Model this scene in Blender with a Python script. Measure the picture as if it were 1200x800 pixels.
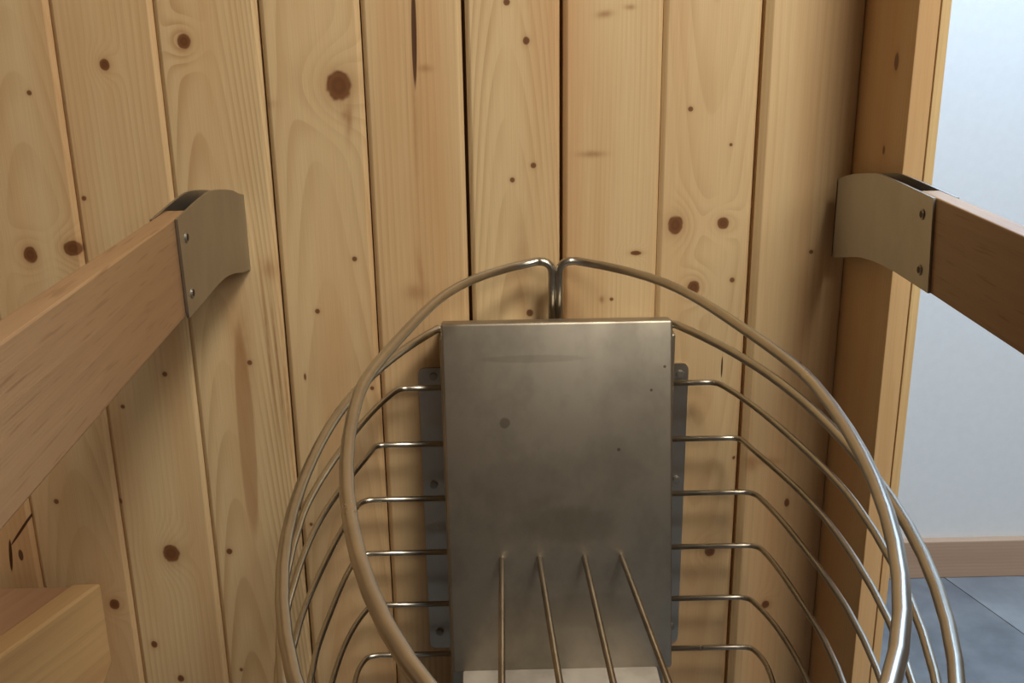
import bpy, bmesh, math, random
from mathutils import Vector, Matrix
import numpy as np

scene = bpy.context.scene
for o in list(bpy.data.objects):
    bpy.data.objects.remove(o)
COL = scene.collection

# ------------------------------------------------------------------ camera
cam_data = bpy.data.cameras.new('camera')
cam_data.sensor_width = 36.0
cam_data.lens = 36.0 * 1236.0 / 1200.0
cam_data.clip_start = 0.01
cam = bpy.data.objects.new('camera', cam_data)
COL.objects.link(cam)
right = Vector((0.99972, -0.01924, -0.01370))
down = Vector((-0.01896, -0.30768, -0.95130))
fwd = Vector((0.01409, 0.95129, -0.30796))
M = Matrix.Identity(4)
for i in range(3):
    M[i][0] = right[i]; M[i][1] = -down[i]; M[i][2] = -fwd[i]
M[0][3], M[1][3], M[2][3] = 0.0, -1.0394, 1.2
cam.matrix_world = M
scene.camera = cam

# ------------------------------------------------------------------ world, lights, exposure
w = bpy.data.worlds.new('world'); scene.world = w; w.use_nodes = True
w.node_tree.nodes['Background'].inputs[0].default_value = (0.75, 0.85, 1.0, 1)
w.node_tree.nodes['Background'].inputs[1].default_value = 0.15

def area(name, loc, target, size, power, color):
    d = bpy.data.lights.new(name, 'AREA'); d.shape = 'RECTANGLE'
    d.size, d.size_y = size; d.energy = power; d.color = color
    o = bpy.data.objects.new(name, d); COL.objects.link(o)
    o.location = loc
    o.rotation_euler = (Vector(target) - Vector(loc)).to_track_quat('-Z', 'Y').to_euler()
    return o
area('sauna_lamp', (0.61, -1.00, 2.44), (0.15, -0.1, 1.1), (0.50, 0.50), 35.0, (1.0, 0.91, 0.75))
area('front_fill_light', (0.85, -2.12, 1.95), (0.1, 0.0, 1.0), (0.8, 0.7), 18.0, (1.0, 0.92, 0.78))  # soft frontal fill added behind the camera; the front wall has no window
area('corridor_light', (1.05, 0.42, 2.40), (1.05, 0.75, 0.9), (0.5, 0.4), 46.0, (0.50, 0.72, 1.0))
vs = scene.view_settings
vs.view_transform = 'Standard'; vs.look = 'None'; vs.gamma = 1.0; vs.use_curve_mapping = False
vs.exposure = 0.0

# ------------------------------------------------------------------ helpers
def srgb(r, g, b):
    f = lambda c: (c / 255 / 12.92) if c / 255 <= 0.04045 else ((c / 255 + 0.055) / 1.055) ** 2.4
    return (f(r), f(g), f(b), 1.0)

def obj(name, bm, mat, parent=None, smooth=False, kind=None):
    me = bpy.data.meshes.new(name)
    bm.normal_update(); bm.to_mesh(me); bm.free()
    if smooth:
        me.polygons.foreach_set('use_smooth', [True] * len(me.polygons))
    if mat: me.materials.append(mat)
    o = bpy.data.objects.new(name, me); COL.objects.link(o)
    if parent: o.parent = parent
    if kind: o['kind'] = kind
    return o

def thing(name, label, cat, loc=(0, 0, 0), rotz=0.0):
    o = bpy.data.objects.new(name, None); COL.objects.link(o)
    o.location = loc; o.rotation_euler = (0, 0, rotz)
    o['label'] = label; o['category'] = cat
    o.empty_display_size = 0.05
    return o

def add_box(bm, x0, x1, y0, y1, z0, z1, bevel=0.0, seg=2):
    r = bmesh.ops.create_cube(bm, size=1.0)
    vs_ = r['verts']
    for v in vs_:
        v.co = Vector(((x0 + x1) / 2 + v.co.x * (x1 - x0), (y0 + y1) / 2 + v.co.y * (y1 - y0), (z0 + z1) / 2 + v.co.z * (z1 - z0)))
    if bevel > 0:
        ed = list({e for v in vs_ for e in v.link_edges})
        bmesh.ops.bevel(bm, geom=ed, offset=bevel, segments=seg, profile=0.5, affect='EDGES')
    return bm

def box(*a, **k):
    return add_box(bmesh.new(), *a, **k)

def prism(poly, off):
    """polygon (3D points in one plane) extruded by vector off"""
    bm = bmesh.new()
    a = [bm.verts.new(p) for p in poly]
    b = [bm.verts.new(Vector(p) + Vector(off)) for p in poly]
    bm.faces.new(a); bm.faces.new(b[::-1])
    n = len(a)
    for i in range(n):
        bm.faces.new((a[i], b[i], b[(i + 1) % n], a[(i + 1) % n]))
    bmesh.ops.recalc_face_normals(bm, faces=bm.faces)
    return bm

def catmull(pts, n=6):
    P = [Vector(p) for p in pts]
    P = [2 * P[0] - P[1]] + P + [2 * P[-1] - P[-2]]
    out = []
    for i in range(1, len(P) - 2):
        p0, p1, p2, p3 = P[i - 1:i + 3]
        for k in range(n):
            t = k / n
            out.append(0.5 * ((2 * p1) + (p2 - p0) * t + (2 * p0 - 5 * p1 + 4 * p2 - p3) * t * t + (3 * p1 - p0 - 3 * p2 + p3) * t ** 3))
    out.append(P[-2])
    return out

def round_corner(pts, k, r, n=6):
    """replace vertex k of a polyline by a quadratic arc starting r away"""
    P = [Vector(p) for p in pts]
    a = P[k] + (P[k - 1] - P[k]).normalized() * min(r, (P[k - 1] - P[k]).length * 0.5)
    b = P[k] + (P[k + 1] - P[k]).normalized() * min(r, (P[k + 1] - P[k]).length * 0.9)
    arc = [a * (1 - t) ** 2 + P[k] * 2 * t * (1 - t) + b * t * t for t in [i / n for i in range(n + 1)]]
    return P[:k] + arc + P[k + 1:]

def tube(pts, r, sides=12, bm=None, dome=False):
    bm = bm or bmesh.new()
    P = [Vector(p) for p in pts]
    T = []
    for i in range(len(P)):
        a = P[max(i - 1, 0)]; b = P[min(i + 1, len(P) - 1)]
        T.append((b - a).normalized())
    up = Vector((0, 0, 1)) if abs(T[0].z) < 0.9 else Vector((0, 1, 0))
    N = (up - T[0] * up.dot(T[0])).normalized()
    rad = [r] * len(P)
    if dome:
        e = (P[-1] - P[-2]).normalized(); s = (P[0] - P[1]).normalized()
        P = [P[0] + s * r * 0.9, P[0] + s * r * 0.6] + P + [P[-1] + e * r * 0.6, P[-1] + e * r * 0.9]
        T = [T[0]] * 2 + T + [T[-1]] * 2
        rad = [r * 0.3, r * 0.8] + rad + [r * 0.8, r * 0.3]
    rings = []
    for i in range(len(P)):
        N = (N - T[i] * N.dot(T[i])).normalized()
        B = T[i].cross(N)
        rings.append([bm.verts.new(P[i] + (N * math.cos(2 * math.pi * k / sides) + B * math.sin(2 * math.pi * k / sides)) * rad[i]) for k in range(sides)])
    for a, b in zip(rings, rings[1:]):
        for k in range(sides):
            bm.faces.new((a[k], a[(k + 1) % sides], b[(k + 1) % sides], b[k]))
    bm.faces.new(rings[0][::-1]); bm.faces.new(rings[-1])
    return bm

# ------------------------------------------------------------------ node maths
class G:
    """tiny expression layer over math nodes"""
    def __init__(s, nt): s.nt = nt
    def new(s, t): return s.nt.nodes.new(t)
    def put(s, inp, v):
        if isinstance(v, N): s.nt.links.new(v.s, inp)
        else: inp.default_value = v
    def m(s, op, a, b=0.0, c=0.0):
        n = s.new('ShaderNodeMath'); n.operation = op
        s.put(n.inputs[0], a); s.put(n.inputs[1], b)
        if op == 'MULTIPLY_ADD': s.put(n.inputs[2], c)
        return N(s, n.outputs[0])
    def smooth(s, a, lo, hi):
        n = s.new('ShaderNodeMapRange'); n.interpolation_type = 'SMOOTHSTEP'
        s.put(n.inputs['Value'], a); n.inputs['From Min'].default_value = lo; n.inputs['From Max'].default_value = hi
        return N(s, n.outputs['Result'])
    def vec(s, x, y, z):
        n = s.new('ShaderNodeCombineXYZ')
        s.put(n.inputs[0], x); s.put(n.inputs[1], y); s.put(n.inputs[2], z)
        return N(s, n.outputs[0])
    def noise(s, v, detail=2.0, rough=0.5):
        n = s.new('ShaderNodeTexNoise'); n.inputs['Scale'].default_value = 1.0
        n.inputs['Detail'].default_value = detail; n.inputs['Roughness'].default_value = rough
        s.put(n.inputs['Vector'], v)
        return N(s, n.outputs[0])
    def mix(s, f, a, b):
        n = s.new('ShaderNodeMix'); n.data_type = 'RGBA'; n.clamp_factor = True
        s.put(n.inputs[0], f); s.put(n.inputs[6], a); s.put(n.inputs[7], b)
        return N(s, n.outputs[2])
class N:
    def __init__(s, g, sock): s.g = g; s.s = sock
    def __add__(s, o): return s.g.m('ADD', s, o)
    def __radd__(s, o): return s.g.m('ADD', s, o)
    def __sub__(s, o): return s.g.m('SUBTRACT', s, o)
    def __rsub__(s, o): return s.g.m('SUBTRACT', o, s)
    def __mul__(s, o): return s.g.m('MULTIPLY', s, o)
    def __rmul__(s, o): return s.g.m('MULTIPLY', s, o)

def base_mat(name):
    m = bpy.data.materials.new(name); m.use_nodes = True
    nt = m.node_tree; g = G(nt)
    bsdf = nt.nodes['Principled BSDF']
    tc = nt.nodes.new('ShaderNodeTexCoord')
    sep = nt.nodes.new('ShaderNodeSeparateXYZ'); nt.links.new(tc.outputs['Object'], sep.inputs[0])
    xyz = [N(g, sep.outputs[i]) for i in range(3)]
    return m, g, bsdf, xyz

def bump(g, bsdf, h, strength, dist=0.001):
    b = g.new('ShaderNodeBump'); b.inputs['Strength'].default_value = strength; b.inputs['Distance'].default_value = dist
    g.put(b.inputs['Height'], h); g.nt.links.new(b.outputs[0], bsdf.inputs['Normal'])

PINE_L = srgb(215, 190, 148); PINE_D = srgb(162, 122, 78)
KNOT = srgb(112, 68, 36); SLIT = srgb(70, 40, 22); REDDISH = srgb(196, 150, 104)

def wood(name, seed, axes=(0, 2, 1), light=PINE_L, dark=PINE_D, red=REDDISH, freq=170.0, cath=None, line_amt=0.42, knots=(), smears=(), xc=0.0, pores=False, meander=0.02, rough=0.42):
    """axes: (across, along, depth) object axes of the board"""
    m, g, bsdf, xyz = base_mat(name)
    x, z, y = xyz[axes[0]], xyz[axes[1]], xyz[axes[2]]
    sx, sz = seed * 7.31, seed * 3.77
    n_big = g.noise(g.vec(x * 9.0 + sx, y * 9.0, z * 1.6 + sz), 2.0)
    n_tone = g.noise(g.vec(x * 14.0 + sz, y * 14.0, z * 1.1 + sx), 3.0)
    u = x + (n_big - 0.5) * meander
    if cath:                                   # flat sawn: nested V contours along the board
        cx, A, S = cath
        dx = x - cx
        u = dx * dx * A + z * S + (n_big - 0.5) * meander * 0.6
    fld = u * freq
    masks = []
    for (kx, kz, rx, rz) in knots:
        if rx > 0.02: continue
        ax = (x - kx) * (1.0 / rx); az = (z - kz) * (1.0 / rz)
        d2 = ax * ax + az * az
        if rx > 0.0042:
            e = g.m('EXPONENT', d2 * -0.14)
            fld = fld + e * (2.2 + rx * 180.0)
        masks.append((d2, rx))
    fr = g.m('FRACT', fld)
    line = g.smooth(fr, 0.25, 0.92) * (1.0 - g.smooth(fr, 0.93, 1.0))
    vary = g.noise(g.vec(x * 30.0 + sz, y * 30.0, z * 2.0 + sx), 2.0)
    line = line * g.smooth(vary, 0.30, 0.70)
    fibre = g.noise(g.vec(x * 900.0 + sx, y * 900.0, z * 14.0), 2.0)
    col = g.mix(line * line_amt, light, dark)
    col = g.mix(g.smooth(n_tone, 0.36, 0.70) * 0.7, col, red)
    col = g.mix((fibre - 0.35) * 0.45, col, dark)
    if pores:
        p = g.noise(g.vec(x * 420.0 + sx, y * 420.0, z * 22.0 + sz), 1.0)
        col = g.mix(g.smooth(p, 0.58, 0.72) * 0.45, col, srgb(110, 74, 52))
    for (kx, kz, rx, rz, s, sk) in smears:
        dz = z - kz
        ax = (x - kx - dz * sk) * (1.0 / rx); az = dz * (1.0 / rz)
        d2 = ax * ax + az * az
        if s > 0.85:
            col = g.mix((1.0 - g.smooth(d2, 0.6, 1.1)) * s, col, SLIT)
        elif s == 0.77:                       # flat, sharp edged streak of heartwood
            wv = g.noise(g.vec(x * 60.0, y, z * 30.0 + seed), 2.0)
            col = g.mix((1.0 - g.smooth(d2 + (wv - 0.5) * 0.3, 0.6, 1.1)) * 0.45, col, srgb(146, 96, 52))
        else:
            wob = g.noise(g.vec(x * 160.0, y, z * 60.0 + seed), 2.0)
            col = g.mix(g.m('EXPONENT', d2 * -0.9) * (wob + 0.35) * s, col, srgb(142, 92, 48))
    wob = g.noise(g.vec(x * 130.0, y * 130.0, z * 130.0), 1.0)
    for d2, rx in masks:
        dd = d2 + (wob - 0.5) * 0.7
        col = g.mix(g.m('EXPONENT', d2 * -0.55) * (0.55 if rx > 0.004 else 0.4), col, srgb(150, 98, 52))
        core = g.mix(g.m('SINE', d2 * 9.0) * 0.35 + 0.3, KNOT, srgb(84, 46, 22))
        col = g.mix((1.0 - g.smooth(dd, 0.65, 1.25)) * (0.92 if rx > 0.003 else 0.85), col, core)
    g.put(bsdf.inputs['Base Color'], col)
    bsdf.inputs['Roughness'].default_value = rough
    bump(g, bsdf, fibre * 0.6 + line * 0.4, 0.18, 0.0006)
    return m

def metal(name, color, rough, mottle=0.0, streak_axis=None, spots=()):
    m, g, bsdf, (x, y, z) = base_mat(name)
    bsdf.inputs['Metallic'].default_value = 1.0
    n = g.noise(g.vec(x * 22.0, y * 22.0, z * 16.0), 4.0, 0.6)
    n2 = g.noise(g.vec(x * 160.0, y * 160.0, z * 160.0), 2.0)
    dark = tuple(c * (1 - mottle) for c in color[:3]) + (1,)
    col = g.mix(g.smooth(n, 0.35, 0.7), color, dark)
    for (kx, kz, rx, rz, s) in spots:
        ax = (x - kx) * (1.0 / rx); az = (z - kz) * (1.0 / rz)
        d2 = ax * ax + az * az + (n2 - 0.5) * 0.6
        col = g.mix((1.0 - g.smooth(d2, 0.5, 1.2)) * s, col, srgb(84, 70, 54))
    g.put(bsdf.inputs['Base Color'], col)
    g.put(bsdf.inputs['Roughness'], (n - 0.5) * (mottle * 0.5) + (n2 - 0.5) * 0.02 + rough)
    if streak_axis is not None:
        sc = [380.0, 380.0, 380.0]; sc[streak_axis] = 6.0
        br = g.noise(g.vec(x * sc[0], y * sc[1], z * sc[2]), 2.0)
        bump(g, bsdf, br, 0.08, 0.0004)
    return m

def plain(name, color, rough, nscale=40.0, amt=0.12, bmp=0.1, color2=None):
    m, g, bsdf, (x, y, z) = base_mat(name)
    n = g.noise(g.vec(x * nscale, y * nscale, z * nscale), 4.0, 0.6)
    c2 = color2 or tuple(c * (1 - amt) for c in color[:3]) + (1,)
    g.put(bsdf.inputs['Base Color'], g.mix(g.smooth(n, 0.3, 0.7), color, c2))
    bsdf.inputs['Roughness'].default_value = rough
    bump(g, bsdf, n, bmp, 0.002)
    return m

STEEL = metal('brushed_wire_steel', (0.50, 0.47, 0.41, 1), 0.29, 0.16)
STEEL_DARK = metal('rod_steel', (0.40, 0.34, 0.27, 1), 0.36, 0.25)
PANEL = metal('worn_panel_steel', (0.45, 0.41, 0.345, 1), 0.47, 0.22, 2, [
    (0.006, 0.805, 0.0055, 0.0055, 0.45), (0.035, 0.868, 0.055, 0.0040, 0.18), (0.02, 0.74, 0.05, 0.03, 0.10),
    (0.150, 0.835, 0.0015, 0.0015, 0.8), (0.163, 0.858, 0.0015, 0.0015, 0.8), (0.118, 0.776, 0.0018, 0.0018, 0.7),
    (0.07, 0.70, 0.05, 0.02, 0.15), (0.09, 0.61, 0.06, 0.02, 0.12)])
BRACKET = metal('bracket_steel', (0.38, 0.37, 0.35, 1), 0.40, 0.10, 1)
PLATE = metal('plate_steel', (0.52, 0.48, 0.42, 1), 0.36, 0.08, 2)
LIP = plain('lip_enamel', srgb(206, 200, 192), 0.35, 18.0, 0.2, 0.05, srgb(170, 164, 156))
SCREW = metal('screw_steel', (0.40, 0.38, 0.34, 1), 0.5, 0.1)
DARK = plain('dark_recess', srgb(30, 24, 18), 0.6)
WHITE = plain('white_plaster', srgb(226, 230, 232), 0.85, 60.0, 0.03, 0.05)
TILE = plain('slate_tile', srgb(122, 126, 130), 0.38, 7.0, 0.2, 0.12, srgb(98, 102, 108))
TILE_PALE = plain('pale_slate_tile', srgb(142, 146, 148), 0.38, 7.0, 0.2, 0.12, srgb(118, 122, 126))
GROUT = plain('grout', srgb(96, 102, 108), 0.8)

# ------------------------------------------------------------------ setting
CZ = 1.2
floor = obj('floor', box(-1.6, 1.9, -2.2, 1.0, -0.08, -0.008), GROUT, None, kind='structure')
ceiling = obj('ceiling', box(-1.6, 1.9, -2.2, 1.0, 2.5, 2.56), wood('ceiling_wood', 3, axes=(0, 1, 2), light=srgb(150, 122, 88), dark=srgb(110, 78, 46), red=srgb(132, 98, 64)), None, kind='structure')
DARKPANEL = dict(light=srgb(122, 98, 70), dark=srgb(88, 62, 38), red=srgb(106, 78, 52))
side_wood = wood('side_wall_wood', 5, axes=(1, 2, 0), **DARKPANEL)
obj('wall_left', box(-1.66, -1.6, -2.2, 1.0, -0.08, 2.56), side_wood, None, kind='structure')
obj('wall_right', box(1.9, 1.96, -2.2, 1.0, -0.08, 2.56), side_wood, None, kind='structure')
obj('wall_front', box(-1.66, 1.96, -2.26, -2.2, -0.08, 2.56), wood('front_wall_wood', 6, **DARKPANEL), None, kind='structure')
obj('wall_far', box(-1.66, 1.96, 0.972, 1.04, -0.08, 2.56), WHITE, None, kind='structure')
obj('baseboard_far', box(0.40, 1.9, 0.953, 0.972, 0.0, 0.088, bevel=0.002), wood('baseboard_wood', 8, axes=(2, 0, 1), light=srgb(190, 160, 134), dark=srgb(150, 118, 92), red=srgb(176, 142, 116), line_amt=0.3, freq=120.0), None, kind='structure')

# floor tiles, laid at an angle to the wall
TA = math.radians(-17.5)
ca, sa = math.cos(TA), math.sin(TA)
o0 = Vector((0.958, 0.950, 0))
for i in range(-3, 3):
    for j in range(-4, 2):
        c = [(i * 0.45 + 0.0015, j * 0.65 + 0.0015 + 0.14), ((i + 1) * 0.45 - 0.0015, j * 0.65 + 0.0015 + 0.14), ((i + 1) * 0.45 - 0.0015, (j + 1) * 0.65 - 0.0015 + 0.14), (i * 0.45 + 0.0015, (j + 1) * 0.65 - 0.0015 + 0.14)]
        P = []
        for a, b in c:
            # local b axis runs along the visible joint
            P.append(Vector((o0.x + a * ca + b * sa, o0.y - a * sa * -1 + b * ca, 0)))
        # clip the tile to the floor in front of the far wall
        bm = bmesh.new()
        f = bm.faces.new([bm.verts.new(p) for p in P])
        for co, no in (((0, 0.971, 0), (0, 1, 0)), ((1.895, 0, 0), (1, 0, 0)), ((0.42, 0, 0), (-1, 0, 0)), ((0, -0.9, 0), (0, -1, 0))):
            bmesh.ops.bisect_plane(bm, geom=bm.verts[:] + bm.edges[:] + bm.faces[:], plane_co=co, plane_no=no, clear_outer=True)
        if len(bm.faces) == 0:
            bm.free(); continue
        r = bmesh.ops.extrude_face_region(bm, geom=bm.faces[:])
        for v in r['geom']:
            if isinstance(v, bmesh.types.BMVert): v.co.z -= 0.008
        bmesh.ops.recalc_face_normals(bm, faces=bm.faces)
        obj('floor_tile', bm, (TILE, TILE_PALE)[(i + j) % 2], floor)

# back wall: backing board and one object per tongue-and-groove plank
wall = obj('wall_back', box(-1.6, 0.3545, 0.018, 0.10, 0.0, 2.5), wood('backing_wood', 9, light=srgb(120, 84, 50), dark=srgb(80, 52, 30)), None, kind='structure')
KN = {
-1: [(-0.442, -0.078, 0.0024, 0.0024), (-0.465, -0.236, 0.0068, 0.0087), (-0.422, -0.23, 0.0093, 0.0078), (-0.479, -0.508, 0.0027, 0.003), (-0.433, -0.636, 0.0057, 0.0065)],
0: [(-0.367, -0.053, 0.0048, 0.0055), (-0.404, -0.18, 0.0025, 0.0025), (-0.346, -0.365, 0.0026, 0.0028), (-0.394, -0.4, 0.0022, 0.0024), (-0.411, -0.51, 0.0027, 0.0031), (-0.363, -0.574, 0.0093, 0.0106), (-0.395, -0.689, 0.0038, 0.0045), (-0.37, -0.735, 0.0039, 0.0046)],
1: [(-0.29, -0.033, 0.0064, 0.007), (-0.257, -0.354, 0.0026, 0.0028), (-0.299, -0.573, 0.0033, 0.0037), (-0.3, -0.725, 0.0019, 0.0023)],
2: [(-0.147, -0.076, 0.0122, 0.0144), (-0.142, -0.246, 0.0026, 0.0026), (-0.183, -0.3, 0.0026, 0.0027), (-0.201, -0.371, 0.0013, 0.0038), (-0.132, -0.385, 0.0022, 0.0024), (-0.207, -0.542, 0.0019, 0.0021)],
3: [(-0.149, -0.596, 0.0047, 0.0053), (-0.196, -0.678, 0.0019, 0.0022)],
4: [(0.033, -0.037, 0.0032, 0.0039), (0.039, -0.155, 0.0029, 0.0029), (0.018, -0.169, 0.0025, 0.0025), (0.034, -0.306, 0.0035, 0.0037), (0.015, -0.002, 0.0032, 0.0031)],
5: [(0.142, -0.245, 0.0055, 0.0024), (0.118, -0.293, 0.002, 0.0018)],
6: [(0.192, -0.103, 0.0025, 0.0024), (0.233, -0.138, 0.0017, 0.0017), (0.181, -0.217, 0.0077, 0.0096), (0.229, -0.216, 0.006, 0.0061), (0.202, -0.282, 0.0061, 0.0072), (0.241, -0.275, 0.0026, 0.0027), (0.232, -0.586, 0.0057, 0.0064), (0.253, -0.473, 0.0018, 0.002)],
7: [(0.314, -0.528, 0.0028, 0.0052), (0.32, -0.247, 0.0022, 0.0022), (0.317, -0.367, 0.0018, 0.0019), (0.298, -0.655, 0.0045, 0.005)],
}
SM = {
1: [(-0.2675, 0.765, 0.0095, 0.130, 0.77, 0.02), (-0.262, 0.86, 0.010, 0.06, 0.4, 0.0), (-0.236, 0.86, 0.0016, 0.09, 0.7, -0.02), (-0.228, 0.84, 0.0014, 0.08, 0.7, -0.02), (-0.222, 0.80, 0.0014, 0.10, 0.6, 0.0), (-0.228, 0.945, 0.0077, 0.0115, 0.5, 0)],
2: [(-0.214, 1.108, 0.0082, 0.004, 0.3, 0), (-0.139, 1.092, 0.003, 0.020, 0.6, 0.1), (-0.143, 1.096, 0.0041, 0.0065, 0.5, 0)],
3: [(-0.073, 1.17, 0.0026, 0.052, 0.95, 0.02), (-0.075, 1.083, 0.0025, 0.0497, 0.35, 0.0), (-0.082, 0.918, 0.0113, 0.0081, 0.5, 0), (-0.076, 0.938, 0.0035, 0.0224, 0.4, -0.1), (-0.064, 1.139, 0.0065, 0.0032, 0.6, 0)],
4: [(0.027, 0.936, 0.0087, 0.0497, 0.4, 0)],
5: [(0.107, 1.186, 0.0073, 0.0031, 0.7, 0.5), (0.131, 1.192, 0.0048, 0.0023, 0.7, 0), (0.096, 1.055, 0.0117, 0.0029, 0.7, 0), (0.108, 0.907, 0.0026, 0.0036, 0.7, 0)],
6: [(0.235, 0.831, 0.0010, 0.0124, 0.95, 0)],
7: [(0.272, 0.72, 0.0067, 0.0091, 0.7, 0), (0.290, 0.722, 0.014, 0.005, 0.5, -0.3)],
-2: [(-0.52, 0.661, 0.0020, 0.0228, 1, 0.75), (-0.538, 0.628, 0.0020, 0.0211, 1, 0.1), (-0.527, 0.628, 0.0028, 0.0074, 0.9, 0)],
}
J = [-1.595, -1.49, -1.39, -1.295, -1.20, -1.10, -1.00, -0.90, -0.8025, -0.705, -0.607, -0.5097, -0.413, -0.3165, -0.2185, -0.1230, -0.0265, 0.0665, 0.1635, 0.2590, 0.3540]
CATH = {-1: (-0.455, 9.0, 0.10), 1: (-0.285, 12.0, 0.07), 2: (-0.17, 8.0, 0.06), 4: (0.015, 12.0, 0.07), 6: (0.212, 11.0, -0.07)}
FREQ = {0: 150, 3: 150, 4: 200, 5: 210, 7: 130, -1: 150, 1: 170, 2: 140, 6: 130}
AMT = {0: 0.26, 1: 0.5, 2: 0.30, 3: 0.38, 4: 0.5, 5: 0.24, 6: 0.26, 7: 0.2, -1: 0.32}
GAPL = {3: 0.0007, 4: 0.0018, 5: 0.0018, 6: 0.0003, 7: 0.0021, 2: 0.0010}      # half width of the open joint at the plank's left edge
for k in range(len(J) - 1):
    idx = k - 12                       # plank between joints k and k+1, 0 = right of the first joint in view
    x0 = J[k] + GAPL.get(idx, 0.0003); x1 = J[k + 1] - GAPL.get(idx + 1, 0.0003)
    cl = 0.0062 if idx == 7 else 0.0038
    cr = 0.0036
    dp = 0.0042
    if idx == 7: dp = 0.006
    prof = [(x0, 0.018), (x0, dp), (x0 + cl * 0.55, dp * 0.42), (x0 + cl, 0.0004), (x0 + cl + 0.001, 0.0), (x1 - cr - 0.001, 0.0), (x1 - cr, 0.0004), (x1 - cr * 0.55, 0.0042 * 0.42), (x1, 0.0042), (x1, 0.018)]
    if k == len(J) - 2: prof = prof[:5] + [(x1, 0.0), (x1, 0.018)]
    bm = prism([(a, b, 0.0) for a, b in prof], (0, 0, 2.5))
    mt = wood('plank_wood_%d' % k, k + 2, knots=[(a, b + CZ, c, d) for a, b, c, d in KN.get(idx, [])], smears=SM.get(idx, []),
              cath=CATH.get(idx), freq=FREQ.get(idx, 150), line_amt=AMT.get(idx, 0.3), xc=(x0 + x1) / 2)
    obj('plank', bm, mt, wall)

# wooden jamb of the doorway, standing proud of the planks
jw = wood('jamb_wood', 31, axes=(1, 2, 0), light=srgb(208, 178, 134), dark=srgb(162, 114, 70), knots=[(-0.0914, 1.144, 0.005, 0.008), (-0.0807, 1.0655, 0.003, 0.0042)], line_amt=0.2, freq=160)
jamb = obj('trim_1', box(0.3545, 0.3725, -0.130, 0.10, 0.0, 2.5, bevel=0.0008), jw, None, kind='structure')
obj('edge_strip', box(0.3740, 0.3822, -0.129, 0.10, 0.0, 2.5, bevel=0.0008), wood('edge_strip_wood', 33, axes=(0, 2, 1), light=srgb(226, 204, 156), line_amt=0.2), jamb)
obj('groove_strip', box(0.3722, 0.3743, -0.124, 0.10, 0.0, 2.5), wood('groove_wood', 12, light=srgb(120, 100, 60), dark=srgb(90, 70, 40)), jamb)

# ------------------------------------------------------------------ wire basket of the sauna heater
CX = 0.061
heater = thing('wire_basket', 'round stainless steel wire basket with flat back panel on the pine plank wall', 'heater basket', (CX, -0.02, 0.36))
inv = Matrix.Translation(-Vector(heater.location))
def part(name, bm, mat, smooth=True):
    o = obj(name, bm, mat, heater, smooth)
    o.matrix_parent_inverse = inv            # mesh coordinates stay in world metres
    return o

def sharp(o, ang=40):
    me = o.data
    me.set_sharp_from_angle(angle=math.radians(ang))

YB = -0.03
RINGS = [   # z (below lens), centre, half width, depth of the widest point, front depth, curve of the rear arms, wire radius
    (-0.2448, 0.0590, 0.1505, -0.39, 0.385, (2.1552, -10.7133, 20.916), 0.0041),
    (-0.3120, 0.0599, 0.1950, -0.385, 0.385, (0.3041, 1.0441, -0.5951), 0.0040),
    (-0.3746, 0.0614, 0.2136, -0.31, 0.45, (1.3379, -5.572, 11.2335), 0.0030),
    (-0.4367, 0.0615, 0.2262, -0.285, 0.45, (0.3064, 3.6978, -10.4191), 0.0029),
    (-0.4991, 0.0616, 0.2334, -0.26, 0.43, (1.1036, -6.0731, 15.0973), 0.0029),
    (-0.5627, 0.0625, 0.2325, -0.21, 0.40, (1.3808, -11.8941, 41.6068), 0.0029),
    (-0.6261, 0.0630, 0.2290, -0.175, 0.36, (0.9, -3.0, 30.0), 0.0029),
    (-0.6896, 0.0635, 0.2190, -0.14, 0.33, (-1.15, -6.16, 202.8), 0.0029),
    (-0.7520, 0.0620, 0.2020, -0.13, 0.30, (-1.15, -6.16, 202.8), 0.0029),
    (-0.8140, 0.0610, 0.1780, -0.12, 0.27, (-1.15, -6.16, 202.8), 0.0029),
]
def arm(a, yw, b, ks, y):
    t = y - yw
    return a - ks[0] * t * t - ks[1] * t ** 3 - ks[2] * t ** 4
for i, (zc, c, a, yw, b, ks, r) in enumerate(RINGS):
    z = CZ + zc
    half = []
    nb = 16
    for k in range(nb + 1):
        y = YB + (yw - YB) * k / nb
        half.append(Vector((arm(a, yw, b, ks, y), y, z)))
    for k in range(1, 17):
        th = math.pi / 2 * k / 16
        half.append(Vector((a * math.cos(th), yw - b * math.sin(th), z)))
    if i == 0:
        side = [Vector((0.0034, YB, 0.86)), Vector((0.0034, YB, z))] + half[1:]
        side[1] = Vector((0.0034, YB, z)); 
        side.insert(2, half[0])
        side = round_corner(side, 1, 0.013, 8)
        L = [Vector((c - p.x, p.y, p.z)) for p in side]
        Rr = [Vector((c + p.x, p.y, p.z)) for p in side]
        loop = L[:-1] + Rr[::-1]
        name = 'rim_loop'
    else:
        side = [Vector((0.118, YB, z))] + half if i > 1 else [Vector((0.110, YB, z))] + half
        side = round_corner(side, 1, 0.010 if i < 4 else 0.014, 6)
        if i == 1: side = [Vector((0.108, YB, z))] + half[0:]
        L = [Vector((c - p.x, p.y, p.z)) for p in side]
        Rr = [Vector((c + p.x, p.y, p.z)) for p in side]
        loop = L[:-1] + Rr[::-1]
        name = 'wire_loop'
    part(name, tube(loop, r, 14), STEEL)

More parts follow.
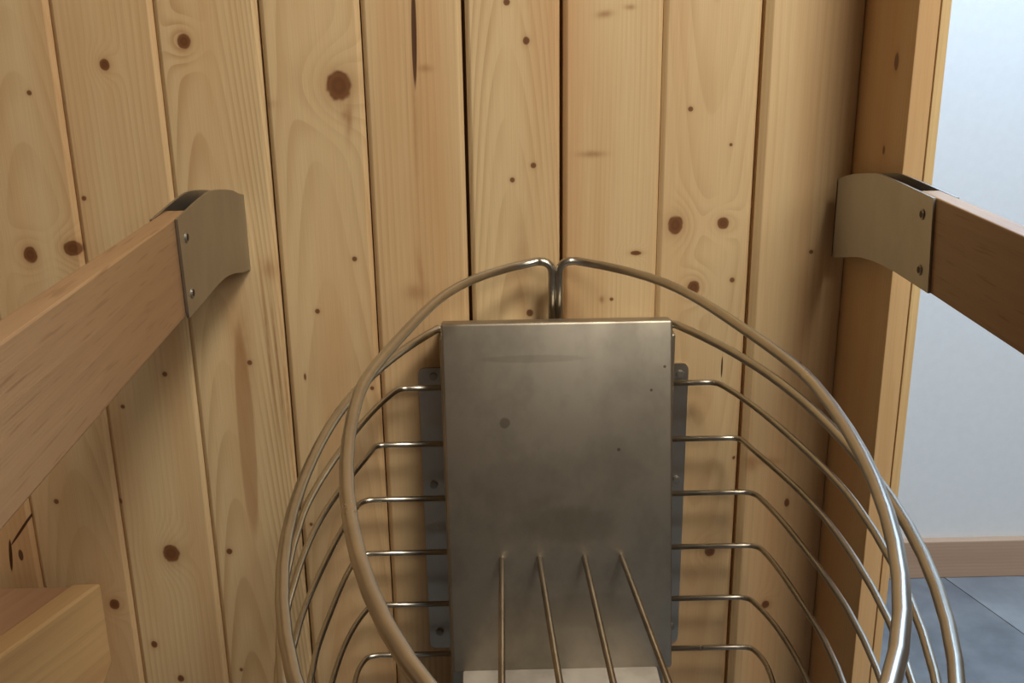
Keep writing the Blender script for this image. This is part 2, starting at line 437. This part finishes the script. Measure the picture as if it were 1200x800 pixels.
# rear box the wires are welded to, mounting flanges on the wall
o = part('rear_box', box(-0.0565, 0.1755, -0.055, -0.003, 0.36, 0.886, bevel=0.002), PANEL, False)
def rounded_rect(x0, x1, z0, z1, r, y, n=5):
    P = []
    for cx, cz, a0 in ((x1 - r, z1 - r, 0), (x0 + r, z1 - r, 90), (x0 + r, z0 + r, 180), (x1 - r, z0 + r, 270)):
        for k in range(n + 1):
            a = math.radians(a0 + 90 * k / n)
            P.append((cx + r * math.cos(a), y, cz + r * math.sin(a)))
    return P
def screw_bm(c, nrm, r, h):
    bm = bmesh.new()
    n = Vector(nrm).normalized(); c = Vector(c)
    tube([c, c + n * h * 0.7], r, 16, bm)
    tube([c + n * h * 0.7, c + n * h], r * 0.82, 16, bm)
    return bm
for x0, x1 in ((-0.0825, -0.045), (0.164, 0.1995)):
    f = part('mounting_flange', prism(rounded_rect(x0, x1, 0.500, 0.837, 0.007, -0.003), (0, 0.003, 0)), PLATE, False)
    sx = x0 + 0.0115 if x0 < 0 else x1 - 0.0085
    for sz in (0.704, 0.521, 0.828 if x0 < 0 else 0.825):
        s = obj('screw', screw_bm((sx if sz < 0.8 else (sx + 0.004 if x0 < 0 else sx), -0.003, sz), (0, -1, 0), 0.0042, 0.003), SCREW, f, False)
        s.matrix_parent_inverse = Matrix.Identity(4)

# front panel: folded sheet, leaning slightly out at the bottom
bm = bmesh.new()
V = [(-0.0545, -0.065, 0.9035), (0.1705, -0.065, 0.9035), (0.1730, -0.115, 0.545), (-0.0515, -0.115, 0.545)]
fr = [bm.verts.new(v) for v in V]; bk = [bm.verts.new((v[0], v[1] + 0.022, v[2] - 0.003)) for v in V]
bm.faces.new(fr); bm.faces.new(bk[::-1])
for k in range(4):
    bm.faces.new((fr[k], bk[k], bk[(k + 1) % 4], fr[(k + 1) % 4]))
bmesh.ops.recalc_face_normals(bm, faces=bm.faces)
bmesh.ops.bevel(bm, geom=bm.edges[:], offset=0.0028, segments=3, profile=0.5, affect='EDGES')
o = part('front_panel', bm, PANEL, True); sharp(o, 35)
o = part('bottom_lip', box(-0.0415, 0.158, -0.215, -0.108, 0.541, 0.547, bevel=0.0025), LIP, True); sharp(o, 35)

# bottom rods running forward from the panel
for xa, xb in ((0.0005, -0.0045), (0.0382, 0.0560), (0.0838, 0.0950), (0.1212, 0.1500)):
    p0 = Vector((xa, -0.0985, 0.6655)); p1 = Vector((xb, -0.655, 0.6935))
    part('floor_rod', tube([p0 + (p1 - p0) * k / 8 for k in range(9)], 0.0030, 12, dome=True), STEEL_DARK)

# ------------------------------------------------------------------ guard rails with curved steel brackets
def guard_rail(name, label, x_wall, slope, outward, top, front, bottom, rail_a, rail_b, screws, knots_seed):
    """bracket plates lie in the plane x = x_wall + slope*y; outward = -1 left, +1 right"""
    loc = Vector((x_wall, 0, CZ - 0.2))
    t = thing(name, label, 'guard rail', loc)
    iv = Matrix.Translation(-loc)
    px = lambda y: x_wall + slope * y
    tp = [(0, a, b) for a, b in top]; bt = [(0, a, b) for a, b in bottom]
    outline = catmull(tp[:-2] + [tp[-2]], 5) + [Vector(tp[-1])] + [Vector((0, front[0], front[1]))] + catmull(bt, 5)
    pts = [Vector((px(p.y), p.y, CZ + p.z)) for p in outline]
    bm = prism(pts, (outward * 0.002, 0, 0))
    far = prism([p + Vector((outward * 0.0180, 0, 0)) for p in pts], (outward * 0.002, 0, 0))
    tmp = bpy.data.meshes.new('tmp'); far.to_mesh(tmp); far.free(); bm.from_mesh(tmp)
    y0 = max(p.y for p in pts)
    xs = sorted((px(y0), px(y0) + outward * 0.020))
    add_box(bm, xs[0], xs[1], y0 - 0.003, y0 - 0.0002, CZ + bottom[-1][1] + 0.001, CZ + top[0][1] - 0.001)
    br = obj('bracket', bm, BRACKET, t); br.matrix_parent_inverse = iv
    bpy.data.meshes.remove(tmp)
    for (sy, sz) in screws:
        c = Vector((px(sy), sy, CZ + sz)); n = (-outward, 0, 0)
        s = obj('screw', screw_bm(c, n, 0.0044, 0.0012), SCREW, br)
        s2 = bmesh.new(); s2.from_mesh(s.data)
        nv = Vector(n)
        tube([c + nv * 0.0012, c + nv * 0.0014], 0.0029, 6, s2)
        s2.to_mesh(s.data); s2.free()
        s.data.materials.append(DARK)
        npoly = len(s.data.polygons)
        for q in s.data.polygons:
            if q.index >= npoly - 8: q.material_index = 1
    # rail: local X runs from the bracket towards the viewer
    A = Vector(rail_a); B = Vector(rail_b)
    d = (B - A); Ln = d.length; d.normalize()
    sidev = Vector((outward, 0, 0)); sidev = (sidev - d * sidev.dot(d)).normalized()
    upv = d.cross(sidev) if d.cross(sidev).z > 0 else sidev.cross(d)
    h = 0.0735
    rb = box(0, Ln, 0, 0.0158, -h, 0, bevel=0.0012, seg=2)
    ra = obj('rail', rb, RAILW[outward], t)
    Mx = Matrix.Identity(4)
    for i in range(3):
        Mx[i][0] = d[i]; Mx[i][1] = sidev[i]; Mx[i][2] = upv[i]; Mx[i][3] = A[i]
    if Mx.to_3x3().determinant() < 0:
        pass
    ra.matrix_parent_inverse = iv
    # bake the frame into the mesh but keep grain coordinates from an own object frame
    if Mx.to_3x3().determinant() > 0:
        ra.matrix_basis = Mx
    else:
        for v in ra.data.vertices: v.co.y = -v.co.y
        ra.data.flip_normals()
        for i in range(3): Mx[i][1] = -Mx[i][1]
        ra.matrix_basis = Mx
    return t

RAIL_KW = dict(axes=(2, 0, 1), light=srgb(158, 127, 93), dark=srgb(104, 76, 53), red=srgb(142, 106, 79), freq=70.0, line_amt=0.25, pores=True, meander=0.03)
RAILW = {-1: wood('rail_wood', 41, **RAIL_KW), 1: wood('rail_wood', 44, **RAIL_KW)}
guard_rail('guard_rail', 'wooden guard rail at the left with curved steel bracket, fixed to the plank wall',
           -0.247, -0.0667, -1,
           [(-0.0005, -0.179), (-0.03, -0.1725), (-0.0615, -0.1643), (-0.1181, -0.1539), (-0.1662, -0.1475), (-0.219, -0.1462), (-0.2872, -0.1466)],
           (-0.2844, -0.2210),
           [(-0.2844, -0.2215), (-0.2264, -0.2241), (-0.1901, -0.2254), (-0.159, -0.227), (-0.1265, -0.230), (-0.0844, -0.2375), (-0.0443, -0.2468), (-0.0005, -0.2550)],
           (-0.2330, -0.245, CZ - 0.1480), (-0.1860, -0.98, CZ - 0.1215),
           [(-0.2668, -0.1641), (-0.2674, -0.2066)], 41)
guard_rail('guard_rail', 'wooden guard rail at the right with curved steel bracket, beside the door jamb',
           0.335, 0.0, 1,
           [(-0.018, -0.171), (-0.035, -0.1655), (-0.062, -0.1589), (-0.0956, -0.1528), (-0.1272, -0.1485), (-0.168, -0.1478), (-0.2460, -0.1482)],
           (-0.2546, -0.2208),
           [(-0.2546, -0.2212), (-0.2249, -0.2214), (-0.1819, -0.222), (-0.1473, -0.2236), (-0.1042, -0.2287), (-0.0699, -0.2361), (-0.0340, -0.2450), (-0.018, -0.248)],
           (0.3371, -0.215, CZ - 0.1480), (0.3371, -0.98, CZ - 0.1470),
           [(-0.2289, -0.1641), (-0.2354, -0.2072)], 44)

# ------------------------------------------------------------------ bench corner at the lower left, set at an angle to the wall
BA = Vector((-0.354, -0.935, 0)).normalized()
BP = Vector((-BA.y, BA.x, 0)) * -1.0            # towards the left of the beam
if BP.x > 0: BP = -BP
bz = CZ - 0.596
bench = thing('bench', 'low pale wooden bench corner with a chamfered end, in front of the plank wall', 'bench', (-0.55, -0.3, 0))
ivb = Matrix.Translation(-Vector(bench.location))
BENCHW = dict(light=srgb(206, 173, 126), dark=srgb(152, 112, 72), red=srgb(178, 136, 96), freq=60.0, line_amt=0.3, meander=0.04)
BTOPW = dict(light=srgb(190, 156, 124), dark=srgb(146, 108, 80), red=srgb(174, 130, 104), freq=60.0, line_amt=0.3, meander=0.04)
def bench_board(name, offs, width, z1, hgt, chamfer, mat, length=0.9, bev=0.0012):
    """board along BA whose far end is cut parallel to the wall; local x along BA, y towards the left, z up"""
    o0 = Vector((-0.4353, -0.0215, 0)) + BP * offs + Vector((0, 0, z1))
    k = BP.y / BA.y                              # end cut: shift along BA so that world y stays constant
    # side profile in (x along, z)
    prof = [(0, 0), (length, 0), (length, -hgt), (chamfer, -hgt), (0, -hgt + chamfer)] if chamfer else [(0, 0), (length, 0), (length, -hgt), (0, -hgt)]
    sh0 = -offs * k; 
    bm = bmesh.new()
    a = [bm.verts.new((x + (sh0 if x < length else 0), 0, z)) for x, z in prof]
    b = [bm.verts.new((x + (-(offs + width) * k if x < length else 0), width, z)) for x, z in prof]
    bm.faces.new(a); bm.faces.new(b[::-1])
    n = len(a)
    for i in range(n): bm.faces.new((a[i], b[i], b[(i + 1) % n], a[(i + 1) % n]))
    bmesh.ops.recalc_face_normals(bm, faces=bm.faces)
    bmesh.ops.bevel(bm, geom=bm.edges[:], offset=bev, segments=2, profile=0.5, affect='EDGES')
    o = obj(name, bm, mat, bench)
    Mx = Matrix.Identity(4)
    for i in range(3):
        Mx[i][0] = BA[i]; Mx[i][1] = BP[i]; Mx[i][2] = (0, 0, 1)[i]; Mx[i][3] = o0[i]
    if Mx.to_3x3().determinant() < 0:
        for v in o.data.vertices: v.co.y = -v.co.y
        o.data.flip_normals()
        for i in range(3): Mx[i][1] = -Mx[i][1]
    o.matrix_parent_inverse = ivb
    o.matrix_basis = Mx
    return o
bench_board('side_beam', 0.0, 0.0285, bz, 0.135, 0.034, wood('bench_beam_wood', 51, axes=(2, 0, 1), **BENCHW), bev=0.0028)
bench_board('top_board', 0.0300, 0.11, bz - 0.0040, 0.030, 0, wood('bench_board_wood', 52, axes=(1, 0, 2), **BTOPW))
bench_board('top_board', 0.1420, 0.11, bz - 0.0040, 0.030, 0, wood('bench_board_wood', 53, axes=(1, 0, 2), **BTOPW))
legw = wood('bench_leg_wood', 54, axes=(0, 2, 1), **BENCHW)
for s_, p_ in ((0.08, 0.004), (0.80, 0.004), (0.12, 0.20), (0.80, 0.20)):
    c = Vector((-0.4353, -0.0215, 0)) + BA * s_ + BP * (p_ + 0.022)
    l = obj('leg', box(c.x - 0.02, c.x + 0.02, c.y - 0.02, c.y + 0.02, 0.0, bz - (0.134 if p_ < 0.1 else 0.030)), legw, bench)
    l.matrix_parent_inverse = ivb
